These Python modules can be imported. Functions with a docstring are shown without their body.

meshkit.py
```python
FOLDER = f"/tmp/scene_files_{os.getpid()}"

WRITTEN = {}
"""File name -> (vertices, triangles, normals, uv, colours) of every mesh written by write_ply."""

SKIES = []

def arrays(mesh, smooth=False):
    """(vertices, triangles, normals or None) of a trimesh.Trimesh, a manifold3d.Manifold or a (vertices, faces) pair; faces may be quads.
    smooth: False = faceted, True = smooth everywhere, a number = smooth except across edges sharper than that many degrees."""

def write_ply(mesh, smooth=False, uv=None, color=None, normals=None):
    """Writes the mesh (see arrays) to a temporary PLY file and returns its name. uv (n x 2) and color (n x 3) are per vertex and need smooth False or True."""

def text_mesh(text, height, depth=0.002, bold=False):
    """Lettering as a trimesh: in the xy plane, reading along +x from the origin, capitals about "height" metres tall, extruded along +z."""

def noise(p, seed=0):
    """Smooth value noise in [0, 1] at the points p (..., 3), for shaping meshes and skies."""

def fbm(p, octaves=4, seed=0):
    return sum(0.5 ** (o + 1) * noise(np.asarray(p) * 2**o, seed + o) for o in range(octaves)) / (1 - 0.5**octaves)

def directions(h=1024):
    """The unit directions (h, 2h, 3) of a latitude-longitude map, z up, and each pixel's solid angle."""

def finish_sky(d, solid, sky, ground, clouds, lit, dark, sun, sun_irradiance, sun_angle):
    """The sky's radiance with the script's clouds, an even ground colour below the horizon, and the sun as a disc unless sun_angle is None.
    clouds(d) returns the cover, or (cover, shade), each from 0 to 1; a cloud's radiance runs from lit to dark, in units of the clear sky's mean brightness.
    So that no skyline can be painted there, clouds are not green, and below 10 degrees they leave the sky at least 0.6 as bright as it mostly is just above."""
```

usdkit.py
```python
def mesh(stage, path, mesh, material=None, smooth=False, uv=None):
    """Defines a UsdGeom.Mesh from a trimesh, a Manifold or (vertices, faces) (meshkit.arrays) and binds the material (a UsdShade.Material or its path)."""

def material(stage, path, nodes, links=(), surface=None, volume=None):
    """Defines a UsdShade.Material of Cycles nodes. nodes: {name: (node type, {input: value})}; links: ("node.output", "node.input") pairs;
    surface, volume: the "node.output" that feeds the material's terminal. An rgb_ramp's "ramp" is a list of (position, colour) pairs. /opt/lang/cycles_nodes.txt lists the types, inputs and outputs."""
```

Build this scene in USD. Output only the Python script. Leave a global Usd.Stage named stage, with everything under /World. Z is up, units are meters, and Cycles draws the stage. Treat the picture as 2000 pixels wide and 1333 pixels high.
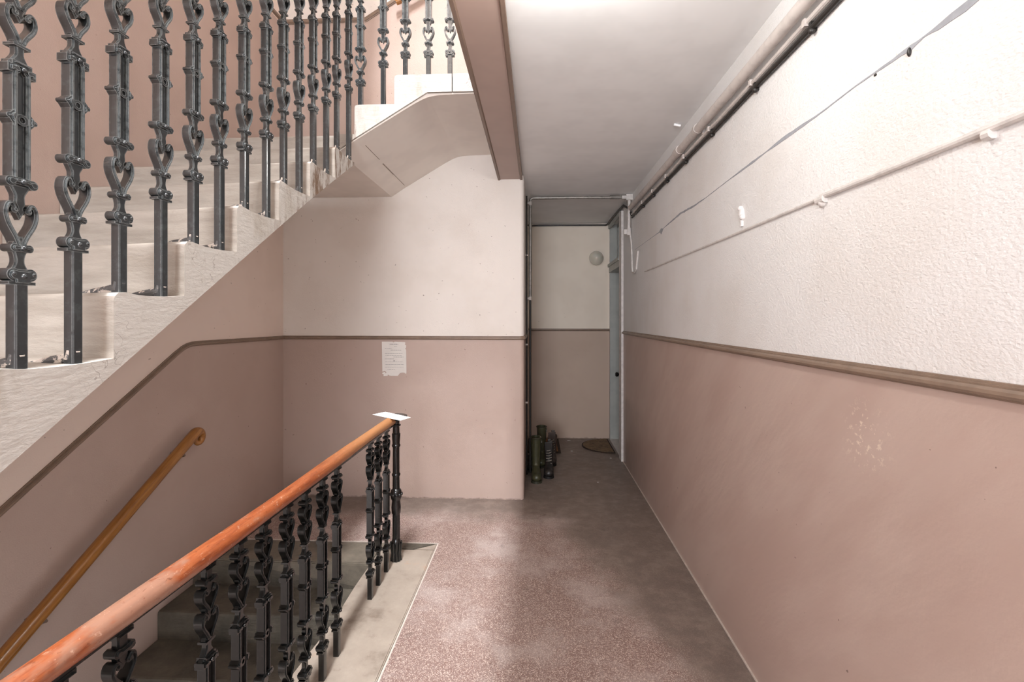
import math, random
import numpy as np
import trimesh, shapely, usdkit, meshkit
import manifold3d as m3
from shapely.geometry import Polygon, LineString, Point, box as sbox
from shapely.ops import unary_union
from pxr import Usd, UsdGeom, UsdLux, UsdShade, Gf, Sdf

random.seed(7)
stage = Usd.Stage.CreateInMemory()
UsdGeom.SetStageUpAxis(stage, UsdGeom.Tokens.z)
UsdGeom.SetStageMetersPerUnit(stage, 1.0)
W = UsdGeom.Xform.Define(stage, '/World')
stage.SetDefaultPrim(W.GetPrim())

# ------------------------------------------------------------------ camera, lights, exposure
EXPOSURE = 0.17
cam = UsdGeom.Camera.Define(stage, '/World/camera')
cam.AddTranslateOp().Set(Gf.Vec3d(0, 0, 1.5))
cam.AddRotateXYZOp().Set(Gf.Vec3f(90, 0, 2.909))
cam.CreateFocalLengthAttr(16.65)
cam.CreateHorizontalApertureAttr(36.0)
cam.CreateVerticalApertureAttr(23.994)
cam.CreateVerticalApertureOffsetAttr(-0.801)
cam.CreateClippingRangeAttr(Gf.Vec2f(0.01, 100))
cam.CreateExposureAttr(EXPOSURE)


def rect_light(name, pos, rot, w, h, power, col):
    l = UsdLux.RectLight.Define(stage, '/World/' + name)
    l.AddTranslateOp().Set(Gf.Vec3d(*pos))
    l.AddRotateXYZOp().Set(Gf.Vec3f(*rot))
    l.CreateWidthAttr(w); l.CreateHeightAttr(h)
    l.CreateIntensityAttr(power); l.CreateColorAttr(Gf.Vec3f(*col))
    return l


# daylight through the roof light over the stairwell, added fill lights behind the viewer and downstairs
rect_light('skylight', (-0.64, -0.1, 8.85), (0, 0, 0), 0.42, 2.4, 275.0, (0.97, 0.99, 1.02))
rect_light('rear_window_fill', (-0.75, -3.12, 1.75), (90, 0, 0), 1.5, 1.7, 21.0, (0.92, 0.97, 1.04))  # unseen window light, put in as general fill from the rear
rect_light('downstairs_fill', (-1.55, -3.0, -0.9), (90, 0, 0), 1.0, 1.3, 10.0, (0.96, 0.98, 1.0))  # unseen source added below to brighten the stair soffit
sky = UsdLux.DomeLight.Define(stage, '/World/sky')
sky.CreateIntensityAttr(0.35)
sky.CreateColorAttr(Gf.Vec3f(0.9, 0.95, 1.0))
lamp_light = UsdLux.SphereLight.Define(stage, '/World/lamp_light')
lamp_light.AddTranslateOp().Set(Gf.Vec3d(0.12, 1.36, 2.50))
lamp_light.CreateRadiusAttr(0.07)
lamp_light.CreateIntensityAttr(80.0)
lamp_light.CreateColorAttr(Gf.Vec3f(0.98, 0.98, 0.95))

# ------------------------------------------------------------------ dimensions (metres; x right, y along the corridor, z up)
XL, XR, YB, YF, YREAR = -2.137, 0.911, 3.905, 5.945, -3.2
XP = -0.10            # left wall of the passage
ZC = 2.68             # corridor ceiling
XW = -1.02            # edge of the landing slab over the lower flight
XS = -1.10            # outer face of the upper flight
TOP = 9.0


# ------------------------------------------------------------------ material graphs
class S(str):
    pass


class G:
    """A small writer of Cycles node graphs."""
    def __init__(self):
        self.n, self.l, self.k, self.p = {}, [], 0, None

    def node(self, kind, out, **inp):
        self.k += 1
        name = f'n{self.k}'
        const = {}
        for a, v in inp.items():
            if isinstance(v, S):
                self.l.append((str(v), f'{name}.{a}'))
            else:
                const[a] = v
        self.n[name] = (kind, const)
        return S(f'{name}.{out}')

    def m(self, op, a, b=0.0, c=0.0, clamp=False):
        d = dict(math_type=op, value1=a, value2=b, value3=c)
        if clamp:
            d['use_clamp'] = True
        return self.node('math', 'value', **d)

    def add(self, a, b): return self.m('add', a, b)
    def sub(self, a, b): return self.m('subtract', a, b)
    def mul(self, a, b): return self.m('multiply', a, b)
    def mn(self, a, b): return self.m('minimum', a, b)
    def mx(self, a, b): return self.m('maximum', a, b)
    def gt(self, a, b): return self.m('greater_than', a, b)
    def lt(self, a, b): return self.m('less_than', a, b)

    def step(self, v, lo, hi):
        return self.node('map_range', 'result', range_type='smoothstep', value=v, from_min=lo, from_max=hi, to_min=0.0, to_max=1.0, clamp=True)

    def pos(self):
        if self.p is None:
            self.p = self.node('geometry', 'position')
        return self.p

    def xyz(self):
        s = self.node('separate_xyz', 'x', vector=self.pos())
        b = s.split('.')[0]
        return S(b + '.x'), S(b + '.y'), S(b + '.z')

    def normal(self):
        g = self.node('geometry', 'normal')
        s = self.node('separate_xyz', 'x', vector=g)
        b = s.split('.')[0]
        return S(b + '.x'), S(b + '.y'), S(b + '.z')

    def scaled(self, sc, vec=None):
        return self.node('mapping', 'vector', mapping_type='point', vector=vec or self.pos(), scale=sc)

    def noise(self, scale, detail=3.0, rough=0.55, vec=None, distortion=0.0):
        return self.node('noise_texture', 'fac', vector=vec or self.pos(), scale=scale, detail=detail, roughness=rough, distortion=distortion)

    def voro(self, scale, out='color', vec=None, feature='f1'):
        return self.node('voronoi_texture', out, vector=vec or self.pos(), scale=scale, feature=feature)

    def mix(self, f, a, b, kind='mix'):
        return self.node('mix', 'color', mix_type=kind, fac=f, color1=a, color2=b)

    def ramp(self, f, stops, out='color'):
        return self.node('rgb_ramp', out, fac=f, ramp=stops)

    def bump(self, h, strength=0.5, dist=0.01):
        return self.node('bump', 'normal', height=h, strength=strength, distance=dist)

    def surf(self, name, **inp):
        s = self.node('principled_bsdf', 'BSDF', **inp)
        return usdkit.material(stage, '/World/Looks/' + name, self.n, self.l, surface=str(s))


def lin(r, g, b):
    return tuple(((c / 255) / 12.92 if c / 255 <= 0.04045 else ((c / 255 + 0.055) / 1.055) ** 2.4) for c in (r, g, b))


UsdGeom.Scope.Define(stage, '/World/Looks')
CREAM, DADO, WHITE = lin(235, 226, 218), lin(192, 170, 159), lin(230, 228, 226)


def plaster(name, light_mask, cream=CREAM, dado=DADO, rough=0.55, relief=0.35, scuffs=True):
    g = G()
    m = light_mask(g)
    mott = g.noise(2.3, 4.0)
    spots = g.noise(38.0, 2.0, 0.6)
    base = g.mix(m, dado, cream)
    dark = g.mix(1.0, base, (0.95, 0.94, 0.93), 'multiply')
    c = g.mix(g.step(mott, 0.42, 0.66), base, dark)
    if scuffs:
        c = g.mix(g.mul(g.step(spots, 0.735, 0.76), 0.6), c, lin(120, 96, 84))
        pale = g.noise(5.0, 6.0, 0.75)
        c = g.mix(g.mul(g.step(pale, 0.70, 0.78), 0.35), c, lin(226, 206, 194))
    px_, py_, pz_ = g.xyz()
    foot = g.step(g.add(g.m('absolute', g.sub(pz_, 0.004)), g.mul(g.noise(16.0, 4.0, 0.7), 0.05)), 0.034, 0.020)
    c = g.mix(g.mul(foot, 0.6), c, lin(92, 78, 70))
    fine = g.noise(160.0, 2.0)
    broad = g.noise(7.0, 3.0)
    h = g.add(g.mul(fine, 0.18), g.mul(broad, 0.9))
    return g.surf(name, base_color=c, roughness=rough, specular_ior_level=0.4, normal=g.bump(h, relief, 0.012))


def mask_left(g):
    x, y, z = g.xyz()
    low = g.mn(1.335, g.add(1.335, g.mul(g.sub(y, 2.80), 0.609)))
    s = g.mn(2.53, g.add(1.181, g.mul(g.sub(y, 0.918), 0.67)))
    up = g.mn(3.975, g.add(g.add(1.60, g.mul(g.sub(y, 1.28), 0.68)), 1.36))
    return g.mx(g.mul(g.gt(z, low), g.lt(z, s)), g.gt(z, up))


def mask_back(g):
    x, y, z = g.xyz()
    s = g.mn(2.93, g.mx(2.57, g.add(2.57, g.mul(g.add(x, 1.2), 0.65))))
    up = g.mx(3.99, g.add(3.99, g.mul(g.add(x, 1.42), 0.62)))
    stair = g.mx(g.gt(z, up), g.mul(g.gt(z, 1.335), g.lt(z, s)))
    return g.mx(g.mul(g.gt(x, -0.13), g.gt(z, 1.335)), stair)


def mask_plain(h):
    def f(g):
        x, y, z = g.xyz()
        return g.gt(z, h)
    return f


M = {}
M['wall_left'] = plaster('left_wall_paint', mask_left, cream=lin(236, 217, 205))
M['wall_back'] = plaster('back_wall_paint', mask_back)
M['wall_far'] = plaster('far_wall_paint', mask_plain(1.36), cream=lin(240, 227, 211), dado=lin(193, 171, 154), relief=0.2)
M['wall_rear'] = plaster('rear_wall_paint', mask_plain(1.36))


def right_wall():
    g = G()
    x, y, z = g.xyz()
    m = g.gt(z, 1.36)
    # dado: glossy old oil paint on hand trowelled plaster, long diagonal brush strokes
    stroke = g.scaled((1, 0.8, 2.6), g.node('mapping', 'vector', mapping_type='point', vector=g.pos(), rotation=(0.75, 0, 0)))
    st = g.noise(1.6, 4.0, 0.6, stroke)
    d1 = g.mix(g.step(st, 0.36, 0.66), lin(193, 171, 160), lin(185, 161, 150))
    low_shade = g.mul(g.step(g.add(g.mul(g.sub(y, 2.6), 0.55), g.mul(g.noise(5.0, 3.0), 0.5)), 0.9, 1.7), g.step(z, 0.75, 0.62))
    d1 = g.mix(g.mul(low_shade, 0.55), d1, lin(120, 100, 88))  # shade painted into the dado, low down towards the passage
    chips = g.noise(60.0, 3.0, 0.7)
    near = g.node('vector_math', 'value', math_type='distance', vector1=g.pos(), vector2=(0.911, 1.36, 1.17))
    patch = g.mul(g.step(near, 0.13, 0.03), g.step(chips, 0.55, 0.66))
    d1 = g.mix(patch, d1, lin(222, 205, 188))
    d1 = g.mix(g.mul(g.step(g.noise(33.0, 2.0), 0.75, 0.77), 0.7), d1, lin(96, 78, 68))
    w = g.mix(g.step(g.noise(2.0, 4.0), 0.4, 0.7), WHITE, lin(224, 220, 216))
    w = g.mix(g.mul(g.step(g.noise(90.0, 2.0, 0.5, g.scaled((1, 0.5, 1))), 0.74, 0.77), 0.3), w, lin(150, 144, 140))
    c = g.mix(m, d1, w)
    chip = g.noise(150.0, 2.0, 0.5, g.scaled((1, 0.6, 1)))
    hw = g.mul(chip, 0.36)
    hd = g.add(g.mul(st, 0.9), g.mul(g.noise(120.0, 2.0), 0.05))
    h = g.node('mix_float', 'result', fac=m, a=hd, b=hw, use_clamp=False)
    ro = g.node('mix_float', 'result', fac=m, a=0.36, b=0.7)
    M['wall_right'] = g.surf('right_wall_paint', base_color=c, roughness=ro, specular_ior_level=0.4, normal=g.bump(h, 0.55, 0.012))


right_wall()


def simple(name, col, rough=0.5, var=0.12, scale=20.0, metal=0.0, relief=0.0, spec=0.5, col2=None, lo=0.4, hi=0.65, coat=0.0):
    g = G()
    n = g.noise(scale, 4.0, 0.6)
    c2 = col2 or tuple(c * (1 - var) for c in col)
    c = g.mix(g.step(n, lo, hi), col, c2)
    kw = dict(base_color=c, roughness=rough, metallic=metal, specular_ior_level=spec)
    if coat:
        kw['coat_weight'] = coat
    if relief:
        kw['normal'] = g.bump(g.noise(scale * 3, 3.0), relief, 0.004)
    M[name] = g.surf(name, **kw)
    return M[name]


simple('ceiling_paint', lin(238, 237, 236), 0.75, 0.06, 3.0, relief=0.15)
simple('trim_paint', lin(138, 117, 101), 0.38, 0.16, 14.0, spec=0.5)
simple('beam_paint', lin(174, 150, 139), 0.42, 0.06, 4.0, relief=0.08)
simple('beam_edge_paint', lin(128, 106, 92), 0.45, 0.1, 10.0)
simple('soffit_paint', lin(240, 231, 222), 0.6, 0.06, 3.5, relief=0.12)
simple('foot_iron', lin(84, 84, 84), 0.5, 0.3, 30.0, col2=lin(205, 194, 184), lo=0.47, hi=0.53, relief=0.3)
simple('pipe_paint', lin(205, 196, 190), 0.5, 0.14, 18.0)
simple('pipe_metal', lin(150, 146, 140), 0.35, 0.25, 30.0, metal=0.5)
simple('pipe_dark', lin(40, 36, 33), 0.45, 0.2, 30.0)
simple('door_paint', lin(170, 172, 167), 0.4, 0.1, 8.0)
simple('door_leaf_paint', lin(74, 70, 66), 0.4, 0.1, 8.0)
simple('pale_paint', lin(218, 212, 207), 0.55, 0.15, 25.0)
simple('filler', lin(158, 160, 165), 0.8, 0.1, 40.0)
simple('crack_dark', lin(170, 156, 144), 0.8, 0.2, 40.0)
simple('paper', lin(232, 226, 220), 0.7, 0.05, 12.0)
simple('ink', lin(140, 134, 132), 0.7, 0.1, 12.0)
simple('card', lin(252, 252, 252), 0.6, 0.01, 12.0)
simple('olive_rubber', lin(66, 65, 45), 0.33, 0.25, 18.0, spec=0.5)
simple('olive_sole', lin(48, 47, 34), 0.5, 0.2, 18.0)
simple('black_leather', lin(44, 40, 38), 0.38, 0.25, 24.0, spec=0.5)
simple('brown_leather', lin(70, 60, 55), 0.45, 0.25, 24.0)
simple('black_rubber', lin(28, 26, 25), 0.5, 0.2, 18.0)
simple('boot_lining', lin(60, 48, 42), 0.9, 0.2, 18.0)
simple('lace', lin(150, 142, 130), 0.8, 0.1, 30.0)
simple('mortar', lin(206, 192, 182), 0.8, 0.15, 30.0)
simple('knob_black', lin(22, 21, 20), 0.3, 0.1, 8.0)
simple('lamp_base', lin(205, 200, 190), 0.5, 0.1, 8.0)
simple('mat_border', lin(52, 38, 28), 0.9, 0.2, 40.0)
simple('plaster_lump', lin(226, 221, 218), 0.8, 0.1, 60.0, relief=0.4)


def iron(name, base, var, edge, amount):
    g = G()
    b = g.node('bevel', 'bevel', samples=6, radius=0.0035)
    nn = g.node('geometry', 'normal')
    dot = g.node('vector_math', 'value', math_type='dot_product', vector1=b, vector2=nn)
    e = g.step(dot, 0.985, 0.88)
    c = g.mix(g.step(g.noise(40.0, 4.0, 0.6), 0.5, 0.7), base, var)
    c = g.mix(g.mul(e, g.mul(g.step(g.noise(55.0, 3.0), 0.25, 0.55), amount)), c, edge)  # pale edges painted in to imitate rim highlights
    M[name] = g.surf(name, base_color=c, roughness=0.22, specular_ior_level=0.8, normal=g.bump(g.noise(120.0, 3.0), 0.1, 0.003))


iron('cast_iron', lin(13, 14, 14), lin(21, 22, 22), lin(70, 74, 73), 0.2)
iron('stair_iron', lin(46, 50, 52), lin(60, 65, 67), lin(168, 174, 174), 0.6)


def opal():
    g = G()
    M['opal'] = g.surf('opal_glass', base_color=lin(216, 210, 196), roughness=0.15, specular_ior_level=0.6, coat_weight=0.6, subsurface_weight=0.2, subsurface_scale=0.02)
    g = G()
    M['lit_opal'] = g.surf('lit_opal_glass', base_color=(0.8, 0.8, 0.78), roughness=0.3, emission_color=(1.0, 0.9, 0.74), emission_strength=4.0)


opal()


def glass():
    n = {'t': ('transparent_bsdf', {'color': (0.85, 0.88, 0.88)}), 'g': ('glossy_bsdf', {'color': (0.9, 0.9, 0.9), 'roughness': 0.05}), 'f': ('fresnel', {'IOR': 1.5}), 'm': ('mix_closure', {})}
    M['glass'] = usdkit.material(stage, '/World/Looks/pane_glass', n, [('f.fac', 'm.fac'), ('t.BSDF', 'm.closure1'), ('g.BSDF', 'm.closure2')], surface='m.closure')


glass()


def floor_mats():
    g = G()
    x, y, z = g.xyz()
    cell = g.voro(300.0)
    r = S(g.node('separate_color', 'r', color_type='rgb', color=cell))
    b = S(str(r).split('.')[0] + '.g')
    base = g.mix(g.noise(3.0, 4.0), lin(150, 128, 121), lin(132, 109, 102))
    chip = g.mix(b, lin(206, 190, 180), lin(176, 152, 140))
    c = g.mix(g.step(r, 0.72, 0.76), base, chip)
    darkchip = g.mix(g.step(r, 0.18, 0.15), c, lin(122, 92, 84))
    worn = g.noise(2.2, 6.0, 0.65)
    c = g.mix(g.mul(g.step(worn, 0.45, 0.68), 0.6), darkchip, lin(190, 176, 170))
    # grey screed trodden along the walls and through the passage
    n = g.mul(g.sub(g.noise(3.5, 5.0, 0.6), 0.5), 0.55)
    edge_r = g.step(g.add(g.add(g.mul(x, 1.0), g.mul(g.sub(y, 2.3), 0.34)), n), 0.42, 0.72)
    edge_b = g.step(g.add(y, n), 3.42, 3.72)
    grey = g.mx(edge_r, edge_b)
    gc = g.mix(g.step(g.noise(9.0, 6.0, 0.7), 0.4, 0.68), lin(114, 102, 94), lin(138, 124, 114))
    gc = g.mix(g.mul(g.step(g.noise(1.7, 5.0, 0.7), 0.5, 0.7), 0.4), gc, lin(96, 82, 74))
    c = g.mix(g.mul(grey, 0.88), c, gc)
    stain = g.step(g.noise(6.0, 2.0), 0.68, 0.74)
    c = g.mix(g.mul(stain, 0.3), c, lin(70, 56, 50))
    ro = g.node('mix_float', 'result', fac=g.noise(4.0, 3.0), a=0.30, b=0.55)
    M['terrazzo'] = g.surf('terrazzo', base_color=c, roughness=ro, specular_ior_level=0.45, normal=g.bump(g.noise(60.0, 2.0), 0.06, 0.003))
    # pale worn sandstone along the well
    g = G()
    n1 = g.noise(4.0, 6.0, 0.65)
    c = g.ramp(n1, [(0.3, lin(124, 110, 98)), (0.45, lin(160, 147, 134)), (0.6, lin(170, 157, 144)), (0.75, lin(182, 148, 120))])
    c = g.mix(g.mul(g.step(g.noise(14.0, 5.0, 0.7), 0.6, 0.72), 0.5), c, lin(120, 105, 92))
    M['border_stone'] = g.surf('border_stone', base_color=c, roughness=0.55, normal=g.bump(g.noise(30.0, 5.0), 0.25, 0.006))
    # dark grey flagstone of the lower flight
    g = G()
    n1 = g.noise(5.0, 6.0, 0.65)
    c = g.ramp(n1, [(0.3, lin(84, 78, 68)), (0.5, lin(112, 104, 92)), (0.7, lin(132, 122, 108))])
    M['landing_grey'] = g.surf('landing_grey_stone', base_color=c, roughness=0.6, normal=g.bump(g.noise(26.0, 6.0), 0.3, 0.008))
    g = G()
    n1 = g.noise(5.0, 6.0, 0.65)
    c = g.ramp(n1, [(0.3, lin(62, 58, 50)), (0.5, lin(88, 82, 72)), (0.7, lin(108, 100, 88))])
    M['grey_stone'] = g.surf('grey_stone', base_color=c, roughness=0.6, normal=g.bump(g.noise(26.0, 6.0, 0.6, g.scaled((0.6, 1, 2.5))), 0.5, 0.01))
    # upper flight: tooled beige stone, the open string painted white and cracked
    g = G()
    x, y, z = g.xyz()
    nx, ny, nz = g.normal()
    st = g.mix(g.step(g.noise(3.0, 5.0, 0.6, g.scaled((1, 1, 7))), 0.35, 0.7), lin(174, 165, 155), lin(154, 145, 134))
    st = g.mix(g.mul(g.step(g.noise(7.0, 4.0, 0.65), 0.6, 0.74), 0.5), st, lin(132, 116, 102))
    wob = g.mul(g.sub(g.noise(9.0, 4.0), 0.5), 0.02)
    painted = g.mx(g.gt(nx, 0.5), g.mul(g.mx(g.gt(nz, 0.5), g.lt(ny, -0.99)), g.step(g.add(g.sub(x, -1.135), wob), -0.006, 0.006)))
    painted = g.mx(painted, g.mul(g.gt(x, -1.098), g.gt(nz, -0.3)))
    painted = g.mul(painted, g.mx(g.gt(nx, 0.5), g.mx(g.gt(nz, 0.5), g.gt(x, -1.098))))
    wh = g.mix(g.step(g.noise(6.0, 5.0, 0.7, g.scaled((1, 1, 0.4))), 0.5, 0.72), lin(196, 191, 184), lin(176, 168, 157))
    streak = g.noise(16.0, 6.0, 0.72, g.scaled((1, 1, 0.28)))
    age = g.mul(g.step(y, 1.75, 2.25), g.lt(x, -1.09))
    wh = g.mix(g.mul(age, g.step(streak, 0.46, 0.62)), wh, lin(122, 98, 78))
    wh = g.mix(g.mul(g.step(g.noise(11.0, 6.0, 0.75), 0.62, 0.72), 0.45), wh, lin(138, 126, 112))
    crk = g.voro(4.2, 'distance', g.node('vector_math', 'vector', math_type='add', vector1=g.scaled((1, 1, 0.45)), vector2=g.node('noise_texture', 'color', vector=g.pos(), scale=6.0, detail=3.0)), 'distance_to_edge')
    crack = g.mul(g.lt(crk, 0.006), g.step(g.noise(3.0, 2.0), 0.45, 0.6))
    wh = g.mix(g.mul(crack, 0.45), wh, lin(110, 98, 88))
    c = g.mix(painted, st, wh)
    M['stair_stone'] = g.surf('stair_stone', base_color=c, roughness=0.62, normal=g.bump(g.add(g.noise(20.0, 5.0, 0.6, g.scaled((1, 1, 3))), g.mul(g.noise(110.0), 0.2)), 0.28, 0.008))


floor_mats()


def woods():
    g = G()
    x, y, z = g.xyz()
    grain = g.noise(14.0, 6.0, 0.7, g.scaled((6, 0.5, 6)))
    c = g.ramp(grain, [(0.3, lin(112, 52, 26)), (0.5, lin(150, 77, 40)), (0.7, lin(168, 98, 58))])
    wear = g.noise(7.0, 5.0, 0.65, g.scaled((1, 0.45, 1)))
    amount = g.step(y, 1.45, 0.95)
    c = g.mix(g.mul(g.step(g.add(wear, g.mul(amount, 0.2)), 0.58, 0.70), 0.7), c, lin(154, 122, 104))
    c = g.mix(g.mul(g.step(g.noise(30.0, 4.0, 0.7, g.scaled((1, 0.5, 1))), 0.62, 0.7), 0.7), c, lin(120, 62, 36))
    flake = g.noise(75.0, 5.0, 0.75, g.scaled((1, 0.55, 1)))
    c = g.mix(g.mul(g.step(flake, 0.60, 0.66), 0.6), c, lin(196, 160, 138))
    c = g.mix(g.mul(g.step(flake, 0.40, 0.34), 0.6), c, lin(96, 46, 26))
    honey = g.mul(g.step(y, 1.7, 2.6), 0.75)
    c = g.mix(honey, c, lin(190, 136, 86))
    M['orange_wood'] = g.surf('worn_orange_varnish', base_color=c, roughness=0.42, specular_ior_level=0.5, normal=g.bump(g.noise(40.0, 4.0), 0.15, 0.003))
    g = G()
    grain = g.noise(10.0, 6.0, 0.7, g.scaled((8, 0.6, 8), g.node('mapping', 'vector', mapping_type='point', vector=g.pos(), rotation=(-0.539, 0, 0))))
    c = g.ramp(grain, [(0.3, lin(128, 80, 32)), (0.5, lin(158, 104, 46)), (0.72, lin(180, 124, 60))])
    M['brown_wood'] = g.surf('honey_varnish', base_color=c, roughness=0.3, coat_weight=0.4, coat_roughness=0.2)
    g = G()
    x, y, z = g.xyz()
    c = g.ramp(g.noise(45.0, 5.0, 0.7), [(0.3, lin(96, 60, 34)), (0.5, lin(146, 98, 60)), (0.7, lin(178, 126, 80))])
    M['coir'] = g.surf('coir', base_color=c, roughness=0.95, normal=g.bump(g.noise(300.0, 3.0), 0.8, 0.006))
    g = G()
    c = g.ramp(g.noise(20.0, 6.0, 0.75), [(0.3, lin(92, 74, 58)), (0.5, lin(128, 106, 82)), (0.7, lin(150, 124, 94))])
    M['old_coir'] = g.surf('old_coir', base_color=c, roughness=0.95, normal=g.bump(g.noise(260.0, 3.0), 0.8, 0.006))


woods()

# ------------------------------------------------------------------ object helpers
TAKEN = {}


def numbered(parent, name):
    k = (str(parent), name)
    i = TAKEN.get(k, -1) + 1
    TAKEN[k] = i
    return name if i == 0 else f'{name}_{i:03d}'


def put(p, **kw):
    for k, v in kw.items():
        if v:
            p.SetCustomDataByKey(k, v)
    return p


def obj(name, mesh, mat, parent=None, smooth=32, label=None, cat=None, group=None, kind=None, uv=None):
    base = str(parent.GetPath()) if parent else '/World'
    path = base + '/' + numbered(base, name)
    pr = usdkit.mesh(stage, path, mesh, M[mat] if isinstance(mat, str) else mat, smooth=smooth).GetPrim()
    return put(pr, label=label, category=cat, group=group, kind=kind)


def thing(name, label, cat, loc=(0, 0, 0), group=None, kind=None, parent=None):
    base = str(parent.GetPath()) if parent else '/World'
    x = UsdGeom.Xform.Define(stage, base + '/' + numbered(base, name))
    if any(loc):
        x.AddTranslateOp().Set(Gf.Vec3d(*map(float, loc)))
    return put(x.GetPrim(), label=label, category=cat, group=group, kind=kind)


def bx(x0, x1, y0, y1, z0, z1):
    b = trimesh.creation.box([x1 - x0, y1 - y0, z1 - z0])
    b.apply_translation([(x0 + x1) / 2, (y0 + y1) / 2, (z0 + z1) / 2])
    return b


def cat(*ms):
    return trimesh.util.concatenate([tm(m) for m in ms])


def tm(m):
    if isinstance(m, trimesh.Trimesh):
        return m
    q = m.to_mesh()
    return trimesh.Trimesh(np.array(q.vert_properties[:, :3]), np.array(q.tri_verts), process=False)


def man(t):
    return m3.Manifold(m3.Mesh(np.asarray(t.vertices, np.float32), np.asarray(t.faces, np.uint32)))


def mbox(x0, x1, y0, y1, z0, z1):
    return m3.Manifold.cube([x1 - x0, y1 - y0, z1 - z0]).translate([x0, y0, z0])


def cs(poly):
    polys = [poly] if poly.geom_type == 'Polygon' else list(poly.geoms)
    rings = []
    for p in polys:
        p = shapely.geometry.polygon.orient(p)
        rings.append(np.array(p.exterior.coords)[:-1])
        rings += [np.array(r.coords)[:-1] for r in p.interiors]
    return m3.CrossSection(rings, m3.FillRule.Positive)


def slab(poly, t, c=0.002):
    """A flat outline (u, v) given thickness t about w = 0 with chamfered edges: (u, v, w)."""
    full = cs(poly).extrude(t - 2 * c).translate([0, 0, -(t - 2 * c) / 2])
    if c <= 0:
        return full
    inner = poly.buffer(-c, join_style=2)
    if inner.is_empty:
        return full
    return full + cs(inner).extrude(t).translate([0, 0, -t / 2])


def prism(poly, axis, a, b):
    """Outline extruded along an axis from a to b: axis x takes (y, z), axis y takes (x, z), axis z takes (x, y)."""
    t = tm(cs(poly).extrude(b - a))
    v = np.array(t.vertices)
    if axis == 'x':
        v = np.stack([v[:, 2] + a, v[:, 0], v[:, 1]], 1)
    elif axis == 'y':
        v = np.stack([v[:, 0], v[:, 2] + a, v[:, 1]], 1)
    else:
        v = v + [0, 0, a]
    f = np.array(t.faces)
    if axis == 'y':
        f = f[:, ::-1]
    return trimesh.Trimesh(v, f, process=False)


def tube(path, r, n=12, closed_ends=True, flat=1.0):
    """A round bar along a polyline; r is a number or one radius a point."""
    p = np.asarray(path, float)
    r = np.broadcast_to(np.asarray(r, float), len(p))
    t = np.gradient(p, axis=0)
    t /= np.linalg.norm(t, axis=1, keepdims=True) + 1e-12
    ref = np.array([0, 0, 1.0]) if abs(t[0][2]) < 0.9 else np.array([1.0, 0, 0])
    u = np.cross(t[0], ref); u /= np.linalg.norm(u)
    rings = []
    for i in range(len(p)):
        u = u - t[i] * (u @ t[i]); u /= np.linalg.norm(u)
        w = np.cross(t[i], u)
        a = np.linspace(0, 2 * np.pi, n, endpoint=False)
        rings.append(p[i] + r[i] * (np.cos(a)[:, None] * u + np.sin(a)[:, None] * w * flat))
    v = np.vstack(rings)
    f = []
    for i in range(len(p) - 1):
        for j in range(n):
            k = (j + 1) % n
            a, b, c, d = i * n + j, i * n + k, (i + 1) * n + k, (i + 1) * n + j
            f += [[a, b, c], [a, c, d]]
    if closed_ends:
        v = np.vstack([v, p[:1], p[-1:]])
        s, e = len(v) - 2, len(v) - 1
        for j in range(n):
            k = (j + 1) % n
            f += [[s, k, j], [e, (len(p) - 1) * n + j, (len(p) - 1) * n + k]]
    m = trimesh.Trimesh(v, np.array(f), process=False)
    if m.volume < 0:
        m.invert()
    return m


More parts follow.
